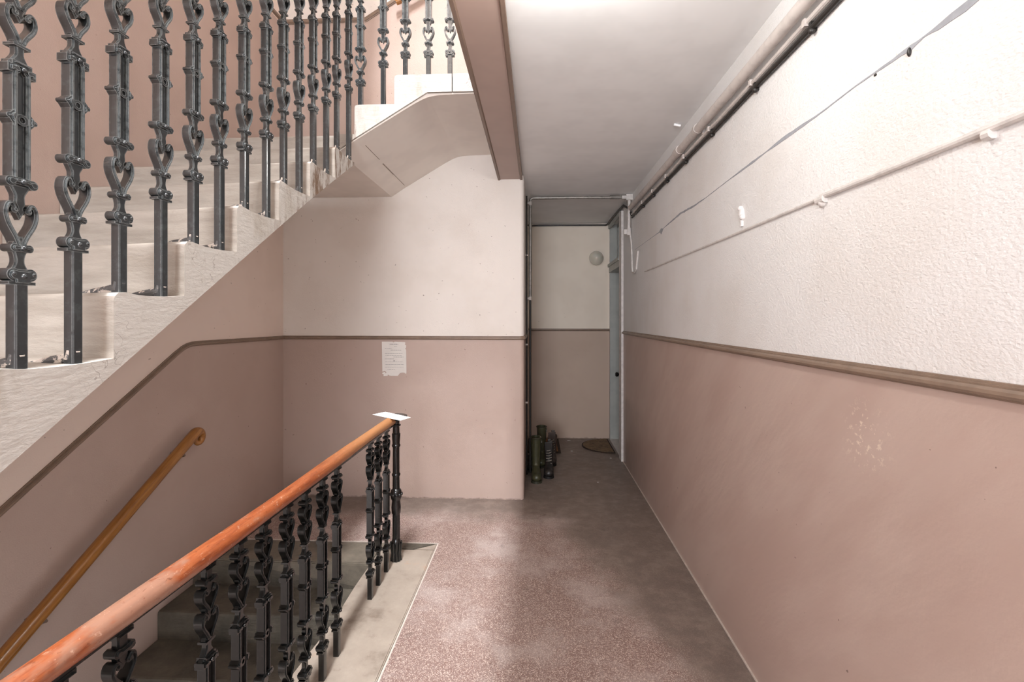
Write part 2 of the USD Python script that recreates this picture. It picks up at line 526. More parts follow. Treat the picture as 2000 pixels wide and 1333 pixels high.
def lathe(prof, loc=(0, 0, 0), n=32):
    m = trimesh.creation.revolve(np.array(prof, float), sections=n)
    if m.volume < 0:
        m.invert()
    m.apply_translation(loc)
    return m


def mould(path, normals, prof, up=(0, 0, 1)):
    """A moulding swept along a path on a wall: prof is (out, up) points."""
    P, N, k = np.asarray(path, float), np.asarray(normals, float), len(prof)
    ups = np.broadcast_to(np.asarray(up, float), P.shape)
    v = np.vstack([p + np.outer([q[0] for q in prof], n) + np.outer([q[1] for q in prof], u) for p, n, u in zip(P, N, ups)])
    f = []
    for i in range(len(P) - 1):
        for j in range(k):
            l = (j + 1) % k
            a, b, c, d = i * k + j, i * k + l, (i + 1) * k + l, (i + 1) * k + j
            f += [[a, b, c], [a, c, d]]
    for j in range(1, k - 1):
        f += [[0, j + 1, j], [(len(P) - 1) * k, (len(P) - 1) * k + j, (len(P) - 1) * k + j + 1]]
    m = trimesh.Trimesh(v, np.array(f), process=False)
    if m.volume < 0:
        m.invert()
    return m


def ball(c, r, sub=2, s=(1, 1, 1)):
    m = trimesh.creation.icosphere(sub, r)
    m.apply_scale(s) if np.ndim(s) == 0 else m.apply_transform(np.diag([*s, 1.0]))
    m.apply_translation(c)
    return m


# ------------------------------------------------------------------ the setting
ST = 'structure'
holes = []
obj('wall_left', bx(XL - 0.2, XL, YREAR - 0.2, YB + 0.3, -3.2, TOP), 'wall_left', kind=ST, smooth=False,
    label='left stairwell wall in dusty pink and cream paint', cat='wall')
r = 0.035
arc = [(XP - r + r * math.cos(a), YB + r - r * math.sin(a)) for a in np.linspace(0, math.pi / 2, 9)]
plan = Polygon([(XL - 0.2, YB), (XL - 0.2, YF + 0.2), (XP, YF + 0.2)] + arc)
obj('wall_back', prism(plan, 'z', -3.2, TOP), 'wall_back', kind=ST,
    label='facing wall of the landing with a rounded right corner', cat='wall')
obj('wall_far', bx(XP - 0.05, XR + 0.3, YF, YF + 0.2, -0.2, ZC + 0.29), 'wall_far', kind=ST, smooth=False,
    label='end wall of the narrow passage with the globe lamp', cat='wall')
DY0, DY1, DZ = 5.13, 5.93, 2.655
rw = sbox(YREAR - 0.2, -0.2, YF + 0.2, TOP).difference(sbox(DY0, -0.001, DY1, DZ))
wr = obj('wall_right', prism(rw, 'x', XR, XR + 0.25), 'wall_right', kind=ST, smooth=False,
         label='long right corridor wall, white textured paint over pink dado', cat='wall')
wn = sbox(XL - 0.2, -3.2, XR + 0.25, TOP).difference(sbox(-1.5, 0.9, 0.0, 2.6))
obj('wall_rear', prism(wn, 'y', YREAR - 0.2, YREAR), 'wall_rear', kind=ST, smooth=False, label='wall with the added window behind the viewer', cat='wall')
win = thing('window_1', 'tall window added behind the viewer to carry fill light', 'window', kind=ST)  # made-up opening for the rear fill light
fr = sbox(-1.5, 0.9, 0.0, 2.6).difference(unary_union([sbox(-1.44, 0.96, -0.78, 2.54), sbox(-0.72, 0.96, -0.06, 2.54)]))
obj('window_frame', prism(fr, 'y', YREAR - 0.14, YREAR - 0.07), 'pale_paint', win)
for a, b in ((-1.44, -0.78), (-0.72, -0.06)):
    obj('pane', bx(a, b, YREAR - 0.108, YREAR - 0.102, 0.96, 2.54), 'glass', win, smooth=False)
obj('roof', prism(sbox(XL - 0.2, YREAR - 0.2, XR + 0.25, YF + 0.2).difference(sbox(-0.9, -1.45, -0.38, 1.25)), 'z', TOP, TOP + 0.15), 'ceiling_paint', kind=ST, smooth=False,
    label='roof slab with the light opening over the stairwell', cat='roof')

# corridor ceiling slab and its trimmer beam along the well
obj('ceiling', bx(-0.125, XR + 0.02, YREAR, YF + 0.02, ZC, ZC + 0.29), 'ceiling_paint', kind=ST, smooth=False,
    label='flat white corridor ceiling', cat='ceiling')
bm = thing('trim_1', 'pink painted beam edging the corridor ceiling along the stairwell', 'beam', kind=ST)
obj('beam_soffit', bx(-0.305, -0.126, YREAR, YB + 0.01, 2.648, 2.97), 'beam_paint', bm, smooth=False)
prof = [(0, 0), (0.0, 0.03), (0.018, 0.03), (0.022, 0.022), (0.022, 0.008), (0.016, 0.0)]
obj('edge_bead', mould([(-0.306, YREAR, 2.640), (-0.306, YB, 2.640)], [(1, 0, 0)] * 2, [(a - 0.008, b) for a, b in prof]), 'beam_edge_paint', bm)
obj('edge_bead', mould([(-0.125, YREAR, 2.640), (-0.125, YB, 2.640)], [(-1, 0, 0)] * 2, [(a - 0.012, b) for a, b in prof]), 'beam_edge_paint', bm)

# the next storey, out of sight overhead: it keeps the roof light off everything but the open well
S2 = 2.97
nx_ = thing('next_storey', 'stair flight and corridor ceiling of the storey above', 'structure', kind=ST)
obj('flight', prism(Polygon([(-1.0, 1.181 + 0.67 * (-1.918) + S2), (2.82, 2.455 + S2), (2.82, 2.62 + S2), (-1.0, 1.181 + 0.67 * (-1.918) + S2 + 0.2)]), 'x', XL + 0.002, XS), 'soffit_paint', nx_, smooth=False)
obj('turn', bx(XL + 0.002, XS, 2.822, YB - 0.002, 2.52 + S2, 2.62 + S2), 'soffit_paint', nx_, smooth=False)
obj('short_flight', prism(Polygon([(XS, 2.585 + S2), (-0.655, 2.855 + S2), (-0.306, 2.855 + S2), (-0.306, 2.97 + S2), (-0.855, 2.97 + S2), (XS, 2.80 + S2)]), 'y', 2.822, YB - 0.002), 'soffit_paint', nx_, smooth=False)
obj('corridor_ceiling', bx(-0.305, XR - 0.002, YREAR + 0.002, YB + 1.0, 2.65 + S2, 2.97 + S2), 'ceiling_paint', nx_, smooth=False)

# floor: terrazzo slab with the sandstone border of the well and the grey landing stone let into it
corr = sbox(XP - 0.02, YB - 0.01, XR + 0.12, YF + 0.05)
land = sbox(XL - 0.02, 3.125, XR + 0.02, YB + 0.02)
main = sbox(-0.645, YREAR, XR + 0.02, 3.125)
start = sbox(XL - 0.02, YREAR, -0.645, -1.05)
fl = obj('floor', prism(unary_union([corr, land, main, start]), 'z', -0.22, 0.0), 'terrazzo', kind=ST, smooth=False,
         label='red speckled terrazzo floor, trodden grey along the walls', cat='floor')


def stone(poly, top, thick, rr=0.006):
    base = cs(poly).extrude(thick - rr).translate([0, 0, top - thick])
    inn = poly.buffer(-rr, join_style=2)
    return base + cs(inn).extrude(rr * 0.5 + 0.001).translate([0, 0, top - rr - 0.001]) + cs(poly.buffer(-rr * 0.35, join_style=2)).extrude(rr * 0.6).translate([0, 0, top - rr - 0.0005]) + cs(inn).extrude(rr).translate([0, 0, top - rr])


ys = [-1.05, 0.35, 1.62, 3.035]
for a, b in zip(ys, ys[1:]):
    wav = [(XW + 0.010 * math.sin(y * 3.1) + 0.006 * math.sin(y * 9), y) for y in np.linspace(b - 0.001, a + 0.001, 14)]
    obj('border_stone', stone(Polygon([(-0.655, a + 0.001), (-0.655, b - 0.001)] + wav), 0.0015, 0.2, 0.009), 'border_stone', fl)
obj('border_stone', stone(Polygon([(-0.93, 3.038), (-0.93, 3.122), (-0.66, 3.122), (-0.76, 3.06), (-0.80, 3.038)]), -0.001, 0.2), 'grey_stone', fl)
obj('border_stone', stone(Polygon([(-0.798, 3.038), (-0.757, 3.058), (-0.657, 3.12), (-0.655, 3.036)]), 0.0, 0.2), 'border_stone', fl)
obj('landing_stone', stone(Polygon([(XL, 2.855), (XL, 3.122), (-0.935, 3.122), (-0.935, 3.038), (-1.005, 3.038), (-1.005, 2.845)]), 0.0, 0.2, 0.012), 'landing_grey', fl)
obj('mortar_line', bx(-0.6545, -0.6455, -1.05, 3.125, -0.02, 0.0006), 'mortar', fl, smooth=False, label='pale mortar line beside the border stone')
obj('mortar_line', bx(XL, -0.655, 3.1225, 3.1285, -0.02, 0.0006), 'mortar', fl, smooth=False, label='pale mortar line across the landing')
obj('mortar_line', cat(bx(XR - 0.007, XR + 0.001, -3.0, 5.0, -0.01, 0.006)), 'mortar', fl, smooth=False, label='pale joint along the right wall')

# dado rails
DP = [(-0.002, 0), (0.006, 0), (0.009, 0.004), (0.016, 0.006), (0.019, 0.012), (0.018, 0.019), (0.013, 0.024), (0.009, 0.025), (0.009, 0.029), (0.006, 0.030), (0.005, 0.035), (-0.002, 0.036)]
obj('trim_2', mould([(XR, YREAR, 1.344), (XR, 4.985, 1.334)], [(-1, 0, 0)] * 2, DP), 'trim_paint', kind=ST, label='brown dado moulding along the right wall', cat='dado rail')
DB = [(a, b * 0.85) for a, b in DP]
n2 = (1 / math.sqrt(1),)
path, nor, ups = [], [], []
sl = 0.609
for y in (0.2, 2.70):
    path.append((XL, y, 1.330 + sl * (y - 2.80))); nor.append((1, 0, 0)); ups.append((0, -sl * 0.86, 0.86))
for k, y in enumerate((2.76, 2.80, 2.84)):
    f = (k + 1) / 4
    path.append((XL, y, (1.303, 1.3185, 1.3255)[k])); nor.append((1, 0, 0)); ups.append((0, -sl * 0.86 * (1 - f), 0.86 + 0.14 * f))
path.append((XL, 2.90, 1.3265)); nor.append((1, 0, 0)); ups.append((0, 0, 1))
path.append((XL, YB, 1.322)); nor.append((1, -1, 0)); ups.append((0, 0, 1))
for a in np.linspace(math.pi / 2, 0, 7):
    path.append((XP - r + r * math.cos(a), YB + r - r * math.sin(a), 1.322)); nor.append((math.cos(a), -math.sin(a), 0)); ups.append((0, 0, 1))
path.append((XP, YF - 0.001, 1.330)); nor.append((1, 0, 0)); ups.append((0, 0, 1))
obj('trim_3', mould(path, nor, DB, ups), 'trim_paint', kind=ST, label='brown dado moulding stepping down the left wall and across the facing wall', cat='dado rail')
obj('trim_4', mould([(XP, YF, 1.340), (XR, YF, 1.340)], [(0, -1, 0)] * 2, DB), 'trim_paint', kind=ST, label='brown dado moulding on the passage end wall', cat='dado rail')
path = [(XL, 0.4, 3.965 + 0.665 * (0.4 - 2.62)), (XL, 2.62, 3.95), (XL, 2.72, 3.985), (XL, YB, 3.985), (-1.42, YB, 3.985), (-0.1, YB, 3.985 + 0.62 * 1.32)]
nor = [(1, 0, 0), (1, 0, 0), (1, 0, 0), (1, -1, 0), (0, -1, 0), (0, -1, 0)]
ups = [(0, -0.5, 0.8), (0, -0.25, 0.9), (0, 0, 1), (0, 0, 1), (-0.25, 0, 0.95), (-0.5, 0, 0.8)]
obj('trim_5', mould(path, nor, [(a, b * 1.2) for a, b in DP], ups), 'trim_paint', kind=ST, label='brown dado moulding above the upper flight', cat='dado rail')

# right wall: old cable chase, roughly filled
ck = [(4.42, 2.133, .002), (3.9, 2.136, .002), (3.56, 2.137, .006), (3.50, 2.135, .035), (3.44, 2.145, .004), (3.05, 2.163, .012), (2.80, 2.150, .010), (2.60, 2.148, .003), (2.3, 2.155, .003), (2.05, 2.158, .009), (1.92, 2.160, .004), (1.80, 2.163, .013), (1.66, 2.160, .008), (1.56, 2.158, .004), (1.40, 2.163, .003), (1.26, 2.160, .007), (1.20, 2.158, .015), (1.16, 2.162, .004), (1.12, 2.160, .013), (1.02, 2.166, .020), (0.9, 2.166, .014), (0.5, 2.16, .004)]
up_, dn_ = [], []
rng = random.Random(5)
for (a, za, wa), (b, zb, wb) in zip(ck, ck[1:]):
    k = max(2, int((a - b) / 0.03))
    for i in range(k):
        t = i / k
        yy, zz, ww = a + (b - a) * t, za + (zb - za) * t, wa + (wb - wa) * t
        up_.append((yy, zz + ww * (0.35 + 0.3 * rng.random()))); dn_.append((yy, zz - ww * (0.35 + 0.4 * rng.random())))
pol = Polygon(up_ + dn_[::-1]).buffer(0)
obj('filled_crack', prism(pol, 'x', XR - 0.0012, XR + 0.003), 'filler', wr, smooth=False, label='grey filled crack running along the white wall')
obj('plaster_chip', ball((XR - 0.002, 1.203, 2.150), 0.008, 2, (0.5, 0.7, 1.4)), 'pipe_dark', wr, label='brown stub in the filled crack')
obj('plaster_chip', ball((XR - 0.001, 1.32, 2.154), 0.004, 1, (0.5, 1.4, 0.9)), 'pipe_dark', wr)

# door in the right wall at the end of the passage
d = thing('door_1', 'blue grey door frame with transom at the end of the passage', 'door', kind=ST)
fx0, fx1 = XR - 0.014, XR + 0.17
obj('door_jamb', bx(fx0 + 0.014, fx1, DY1 - 0.035, DY1, 0.0, DZ), 'door_paint', d, smooth=False)
obj('door_jamb', bx(fx0, fx1, DY0, DY0 + 0.05, 0.0, DZ), 'door_paint', d, smooth=False)
obj('architrave', bx(XR - 0.022, XR + 0.005, DY0 - 0.13, DY0 + 0.006, 0.0, DZ - 0.03), 'pale_paint', d, smooth=False, label='chipped pale architrave')
obj('architrave', bx(XR - 0.018, XR + 0.004, DY0 + 0.001, DY1, DZ - 0.05, DZ + 0.02), 'door_paint', d, smooth=False)
obj('transom_bar', cat(bx(fx0, fx1, DY0 + 0.05, DY1 - 0.035, 2.06, 2.15), bx(fx0 - 0.012, fx0 + 0.02, DY0 + 0.04, DY1 - 0.01, 2.13, 2.165)), 'door_paint', d, smooth=False)
tr = sbox(DY0 + 0.05, 2.15, DY1 - 0.035, DZ).difference(sbox(DY0 + 0.10, 2.20, DY1 - 0.085, DZ - 0.05))
obj('transom_frame', prism(tr, 'x', XR + 0.085, XR + 0.125), 'door_paint', d, smooth=False)
obj('transom_pane', bx(XR + 0.103, XR + 0.107, DY0 + 0.10, DY1 - 0.085, 2.20, DZ - 0.05), 'glass', d, smooth=False)
leaf = bx(XR + 0.115, XR + 0.155, DY0 + 0.052, DY1 - 0.037, 0.005, 2.057)
lf = obj('door_leaf', cat(leaf, *[bx(XR + 0.105, XR + 0.118, a, b, z0, z1) for a, b, z0, z1 in ((DY0 + .14, DY0 + .34, .2, .9), (DY1 - .33, DY1 - .13, .2, .9), (DY0 + .14, DY0 + .34, 1.05, 1.95), (DY1 - .33, DY1 - .13, 1.05, 1.95))]), 'door_leaf_paint', d, smooth=False)
kn = lathe([(0.0001, 0), (0.012, 0), (0.012, 0.02), (0.026, 0.034), (0.028, 0.05), (0.018, 0.062), (0.0001, 0.064)], n=20)
kn.apply_transform(trimesh.transformations.rotation_matrix(-math.pi / 2, (0, 1, 0)))
kn.apply_translation((XR + 0.116, DY1 - 0.10, 0.815))
obj('door_knob', kn, 'knob_black', lf, label='black round door knob')
obj('latch_plate', bx(XR + 0.108, XR + 0.116, DY1 - 0.12, DY1 - 0.085, 1.27, 1.34), 'pipe_metal', lf, smooth=False)
obj('threshold', bx(XR - 0.005, XR + 0.17, DY0 + 0.051, DY1 - 0.036, 0.0, 0.012), 'pale_paint', d, smooth=False)
obj('room_backing', bx(XR + 0.24, XR + 0.25, DY0 - 0.02, DY1 + 0.015, 0.0, DZ + 0.02), 'pale_paint', d, smooth=False)

# ------------------------------------------------------------------ the upper flight
noses = [(-1.27, 0.0)]
treads = [(-1.02, .17), (-.775, .345), (-.53, .52), (-.285, .695), (-.04, .87), (.205, 1.045), (.445, 1.22), (.685, 1.395 - .175 + .0)]
treads = [(-0.79, 0.17), (-0.54, 0.345), (-0.295, 0.52), (-0.05, 0.695), (0.195, 0.87), (0.44, 1.045), (0.64, 1.22), (0.885, 1.395), (1.181, 1.57), (1.429, 1.745), (1.69, 1.92), (1.975, 2.095), (2.255, 2.27), (2.54, 2.445), (2.82, 2.62)]
skew = {1.395: .05, 1.57: .08, 1.745: .10, 1.92: .10, 2.095: .045, 2.27: .03, 2.445: .004, 2.62: .02}
up = thing('upper_staircase', 'white edged stone stair flight climbing up the left side of the stairwell', 'staircase')


def zs(y):
    return 1.181 + 0.67 * (y - 0.918)


def step_mesh(i):
    y0, z0 = treads[i]
    y1, z1 = treads[i + 1]
    prev = treads[i - 1][1] if i else 0.0
    secs = []
    for s in np.linspace(0, 1, 9):
        x = XS + (XL + 0.003 - XS) * s
        a = y0 + skew.get(z0, .04) * s
        b = y1 + skew.get(z1, .04) * s
        lo0 = min(zs(y0), prev - 0.012) if i else -0.0
        lo1 = min(zs(y1), z0 - 0.012)
        dip = 0.007 * math.sin(math.pi * min(1, max(0, (s - 0.08) / 0.84)))           # worn in the middle
        end = 0.010 * math.exp(-(s / 0.05) ** 2)
        pts = [(a, lo0), (a, z0 - 0.022), (a + 0.004, z0 - 0.010 - end * 0.2), (a + 0.014, z0 - 0.002 - dip), (a + 0.035, z0 - dip * 0.8)]
        for q in (0.3, 0.5, 0.7, 0.86):
            pts.append((a + (b - a) * q, z0 - dip * (1 - q) - end * math.sin(math.pi * q) * 0.7))
        pts += [(b + 0.0, z0), (b, lo1)]
        secs.append([(x, p, q) for p, q in pts])
    V = np.array(secs)
    n, k = V.shape[:2]
    v = V.reshape(-1, 3)
    f = []
    for i_ in range(n - 1):
        for j in range(k):
            l = (j + 1) % k
            A, B, C, D = i_ * k + j, i_ * k + l, (i_ + 1) * k + l, (i_ + 1) * k + j
            f += [[A, B, C], [A, C, D]]
    cap = shapely.constrained_delaunay_triangles(Polygon(V[0][:, 1:])) if hasattr(shapely, 'constrained_delaunay_triangles') else None
    tri = trimesh.creation.triangulate_polygon(Polygon(V[0][:, 1:]), engine='earcut')
    look = {(round(p[1], 6), round(p[2], 6)): j for j, p in enumerate(V[0])}
    for t in tri[1]:
        ids = [look[(round(tri[0][q][0], 6), round(tri[0][q][1], 6))] for q in t]
        f += [ids, [(n - 1) * k + q for q in ids[::-1]]]
    m = trimesh.Trimesh(v, np.array(f), process=False)
    m.fix_normals()
    return m


for i in range(len(treads) - 1):
    obj('step', step_mesh(i), 'stair_stone', up, smooth=28)
# quarter landing, two steps of the short flight and the upper landing
ql = Polygon([(2.82, 2.455), (2.86, 2.522), (YB, 2.522), (YB, 2.62), (2.846, 2.62), (2.826, 2.612), (2.82, 2.598)])
ql = Polygon([(2.821, 2.522), (YB - 0.002, 2.522), (YB - 0.002, 2.62), (2.846, 2.62), (2.826, 2.612), (2.821, 2.598)])
obj('quarter_landing', cat(prism(ql, 'x', XL + 0.003, XS - 0.105), prism(Polygon([(XS - 0.105, 2.5222), (XS, 2.5922), (XS, 2.618), (XS - 0.105, 2.62)]), 'y', 2.821, YB - 0.001)), 'stair_stone', up, smooth=28)
wed = Polygon([(XS - 0.10, 2.522), (XS, 2.592), (XS, 2.618), (XS - 0.10, 2.618)])
obj('step', prism(Polygon([(XS, 2.592), (-0.855, 2.741), (-0.855, 2.795), (XS + 0.02, 2.795), (XS + 0.004, 2.79), (XS, 2.775)]), 'y', 2.82, YB - 0.002), 'stair_stone', up, smooth=28)
obj('step', prism(Polygon([(-0.8549, 2.741), (-0.655, 2.861), (-0.505, 2.861), (-0.505, 2.97), (-0.835, 2.97), (-0.850, 2.965), (-0.8549, 2.95)]), 'y', 2.82, YB - 0.002), 'stair_stone', up, smooth=28)
obj('landing_slab', prism(Polygon([(-0.500, 2.861), (-0.306, 2.861), (-0.306, 2.97), (-0.500, 2.97)]), 'y', 2.82, YB - 0.002), 'stair_stone', up, smooth=False)
obj('soffit', prism(Polygon([(XL + 0.003, 2.516), (XS - 0.105, 2.516), (XS, 2.585)] + [(x, 2.855 - 0.607 * 0.5 * (math.sqrt((x + 0.655) ** 2 + 0.0036) - (x + 0.655))) for x in np.linspace(-0.85, -0.45, 17)] + [(-0.306, 2.855), (-0.306, 2.8605), (-0.656, 2.8605), (XS - 0.004, 2.5915), (XS - 0.107, 2.5215), (XL + 0.003, 2.5215)]), 'y', 2.835, YB - 0.002), 'soffit_paint', up, smooth=False, label='smooth plastered underside of the turning steps')
for a_, b_, x_, w_ in ((2.95, 3.22, -1.080, 0.0018), (3.30, 3.55, -1.083, 0.0035), (3.55, 3.85, -1.082, 0.002)):
    zc_ = 2.585 + 0.607 * (x_ - XS)
    obj('joint_crack', prism(Polygon([(x_ - w_, zc_ - 0.607 * w_ - 0.001), (x_ + w_, zc_ + 0.607 * w_ - 0.001), (x_ + w_, zc_ + 0.607 * w_ + 0.002), (x_ - w_, zc_ - 0.607 * w_ + 0.002)]), 'y', a_, b_), 'crack_dark', up, smooth=False, label='open joint in the plaster')

# ------------------------------------------------------------------ cast iron balusters


def bez(*p, n=14):
    p = np.array(p, float)
    t = np.linspace(0, 1, n)[:, None]
    a, b, c, d_ = p
    return ((1 - t) ** 3) * a + 3 * (1 - t) ** 2 * t * b + 3 * (1 - t) * t ** 2 * c + t ** 3 * d_


def mir(g):
    return unary_union([g, shapely.affinity.scale(g, -1, 1, origin=(0, 0))])


def neck(pts):
    """Outline of a waisted piece from (half width, z) points, smoothed."""
    from scipy.interpolate import PchipInterpolator
    z = [p[1] for p in pts]; w = [p[0] for p in pts]
    f = PchipInterpolator(z, w)
    zz = np.linspace(z[0], z[-1], 16)
    return Polygon([(f(q), q) for q in zz] + [(-f(q), q) for q in zz[::-1]])


def lyre(z0, hgt, wid, th=0.0092):
    """Two arms rising from a point, bulging out and curling back in over a heart shaped drop."""
    arm = np.vstack([bez((0.0045, z0), (0.010, z0 + 0.28 * hgt), (wid - 0.003, z0 + 0.40 * hgt), (wid, z0 + 0.70 * hgt)),
                     bez((wid, z0 + 0.70 * hgt), (wid, z0 + 0.98 * hgt), (wid * 0.60, z0 + 1.05 * hgt), (wid * 0.46, z0 + 0.84 * hgt), n=12)])
    a = LineString(arm).buffer(th / 2)
    e = Point(wid * 0.46, z0 + 0.82 * hgt).buffer(0.0068)
    drop = unary_union([Polygon([(-0.010, z0 + .80 * hgt), (0.010, z0 + .80 * hgt), (0.0, z0 + .60 * hgt)]), Point(-0.005, z0 + .80 * hgt).buffer(0.0052), Point(0.005, z0 + .80 * hgt).buffer(0.0052), Polygon([(-0.006, z0 + .78 * hgt), (0.006, z0 + .78 * hgt), (0.010, z0 + 1.04 * hgt), (-0.010, z0 + 1.04 * hgt)])])
    return mir(unary_union([a, e])), drop


def ornament():
    thin, mid, thick = [], [], []
    # lower collar with two volutes
    thick += [sbox(-0.027, 0.0, 0.027, 0.007), mir(Point(0.0165, 0.0215).buffer(0.0135)), sbox(-0.018, 0.004, 0.018, 0.033)]
    thin += [neck([(0.022, 0.028), (0.010, 0.052), (0.013, 0.068), (0.018, 0.075)])]
    thick += [mir(Point(0.0145, 0.079).buffer(0.0085)), sbox(-0.013, 0.072, 0.013, 0.087)]
    thin += [neck([(0.016, 0.084), (0.009, 0.098), (0.006, 0.105)])]
    a, b = lyre(0.085, 0.092, 0.0305); mid.append(a); thin.append(b)
    thin += [neck([(0.006, 0.165), (0.0115, 0.176), (0.0105, 0.190), (0.017, 0.205), (0.023, 0.216)])]
    thick += [mir(Point(0.022, 0.220).buffer(0.0105)), sbox(-0.018, 0.216, 0.018, 0.231)]
    # fluted shaft: two rails with a sunk panel, an eye collar half way
    mid += [sbox(-0.0185, 0.226, -0.0085, 0.470), sbox(0.0085, 0.226, 0.0185, 0.470)]
    panel = sbox(-0.0095, 0.226, 0.0095, 0.470)
    thick += [mir(unary_union([Point(0.0255, 0.358).buffer(0.0055), Polygon([(0.012, 0.335), (0.025, 0.352), (0.025, 0.364), (0.012, 0.378)])])), Point(0, 0.356).buffer(0.0125).difference(Point(0, 0.356).buffer(0.006)), sbox(-0.0185, 0.350, -0.011, 0.363), sbox(0.011, 0.350, 0.0185, 0.363)]
    # upper collar: pointed arch with side blocks
    thick += [mir(sbox(0.015, 0.452, 0.028, 0.470)), mir(Point(0.012, 0.462).buffer(0.009)), sbox(-0.02, 0.470, 0.02, 0.480)]
    thin += [neck([(0.027, 0.468), (0.017, 0.483), (0.009, 0.500), (0.011, 0.516)])]
    thick += [sbox(-0.017, 0.512, 0.017, 0.518)]
    thin += [neck([(0.014, 0.517), (0.010, 0.526), (0.006, 0.534)])]
    a, b = lyre(0.523, 0.072, 0.0285); mid.append(a); thin.append(b)
    thin += [neck([(0.007, 0.588), (0.013, 0.598), (0.011, 0.606)])]
    # upper hook pair, knob and capital
    a, b = lyre(0.598, 0.060, 0.027); mid.append(a); thin.append(b)
    thin += [neck([(0.008, 0.650), (0.013, 0.660), (0.011, 0.672)])]
    thick += [mir(Point(0.016, 0.676).buffer(0.0095)), sbox(-0.014, 0.668, 0.014, 0.682)]
    thin += [sbox(-0.0125, 0.68, 0.0125, 0.733)]
    thick += [sbox(-0.021, 0.706, 0.021, 0.716)]
    o = slab(unary_union(thin), 0.018, 0.003) + slab(unary_union(mid), 0.030, 0.0035) + slab(unary_union(thick), 0.035, 0.0045) + slab(panel, 0.012, 0.001)
    for y, z, q in ((0, 0.356, 0.0), (0, 0.079, 0.0065), (0, 0.018, 0.006), (0, 0.222, 0.0065), (0, 0.464, 0.006), (0.02, 0.023, 0.004), (-0.02, 0.023, 0.004)):
        if q:
            for s in (-1, 1):
                o = o + m3.Manifold.sphere(q, 12).translate([y, z, s * 0.0165])
    return o


ORN = ornament()


def baluster_mesh(bar, top=0.733):
    """Local frame: u along the railing, v up, w across. Collar bottom sits at v = bar."""
    b = m3.Manifold.batch_hull([m3.Manifold.cube([0.027, bar + 0.012, 0.020], True), m3.Manifold.cube([0.021, bar + 0.012, 0.025], True)]).translate([0, (bar + 0.012) / 2, 0])
    o = ORN
    if top < 0.733:
        o = o.trim_by_plane([0, -1, 0], -top)
    return tm(b + o.translate([0, bar, 0]))


def orient(m, loc, along):
    """(u, v, w) -> world with u along the unit vector 'along' and v up."""
    a = np.array(along, float)
    w = np.cross(a, (0, 0, 1))
    v = np.asarray(m.vertices)
    out = np.asarray(loc) + v[:, :1] * a + v[:, 1:2] * np.array([0, 0, 1.0]) + v[:, 2:3] * w
    r_ = trimesh.Trimesh(out, m.faces, process=False)
    if r_.volume < 0:
        r_.invert()
    return r_


ur = thing('upper_railing', 'grey cast iron balustrade standing on the stone steps of the upper flight', 'railing')


def tread_at(y):
    z = 0
    for a, q in treads:
        if y > a - 0.001:
            z = q
    return z


ups_y = [0.735, 0.852, 0.969, 1.094, 1.221, 1.363, 1.497, 1.625, 1.769, 1.917, 2.052, 2.191, 2.333, 2.482, 2.615, 2.786]
for y in ups_y:
    zt = tread_at(y) - 0.006
    zcol = 1.572 + 0.709 * (y - 0.969)
    zcol = max(zcol, zt + 0.1)
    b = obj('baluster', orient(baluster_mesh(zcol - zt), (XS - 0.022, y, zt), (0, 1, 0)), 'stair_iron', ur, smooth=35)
    fpath = [(XS - 0.022, y, zt + 0.034), (XS - 0.026, y, zt + 0.016), (XS - 0.05, y - 0.002, zt + 0.011), (XS - 0.085, y - 0.004, zt + 0.007), (XS - 0.125, y - 0.006, zt + 0.003)]
    obj('foot', tube(fpath, [0.0145, 0.0155, 0.013, 0.010, 0.003], 10), 'foot_iron', b, label='bent foot leaded into the step and splashed with white paint')
for x, zt in ((-1.072, 2.795), (-0.931, 2.795), (-0.794, 2.97), (-0.652, 2.97), (-0.520, 2.97), (-0.390, 2.97)):
    zcol = {-1.072: 2.925, -0.931: 3.035}.get(x, 3.088)
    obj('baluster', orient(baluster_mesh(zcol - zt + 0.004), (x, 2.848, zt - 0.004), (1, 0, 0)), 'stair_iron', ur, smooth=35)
hp = [(XS - 0.022, 0.55, 1.572 + 0.709 * (0.55 - 0.969) + 0.757), (XS - 0.022, 2.72, 1.572 + 0.709 * (2.72 - 0.969) + 0.757), (XS - 0.02, 2.80, 3.63), (XS + 0.0, 2.845, 3.66), (-1.05, 2.848, 3.70), (-0.85, 2.848, 3.83), (-0.78, 2.848, 3.845), (-0.30, 2.848, 3.845)]
obj('handrail', tube(hp, 0.026, 14), 'orange_wood', ur, label='wooden handrail')

# ------------------------------------------------------------------ guard railing of the landing
lr = thing('landing_railing', 'black cast iron guard railing with worn orange wooden handrail at the edge of the stairwell', 'railing')
low_y = [0.56, 0.70, 0.836, 0.964, 1.23, 1.37, 1.498, 1.641, 1.773, 1.922, 2.064, 2.49, 2.622, 2.762]
XB = -0.885
for y in low_y:
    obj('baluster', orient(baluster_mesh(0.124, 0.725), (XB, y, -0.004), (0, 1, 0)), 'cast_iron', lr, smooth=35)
hy = np.linspace(-0.9, 2.862, 40)
obj('handrail', tube([(XB + 0.004 * math.sin(y * 2.1), y, 0.869 + 0.003 * math.sin(y * 3)) for y in hy], [0.0275 + 0.0012 * math.sin(7 * y) for y in hy], 24), 'orange_wood', lr, label='round orange varnished wooden handrail, worn pale')
obj('core_rail', bx(XB - 0.011, XB + 0.011, -0.9, 2.85, 0.836, 0.847), 'cast_iron', lr, smooth=False)
NX, NY = -0.866, 2.895
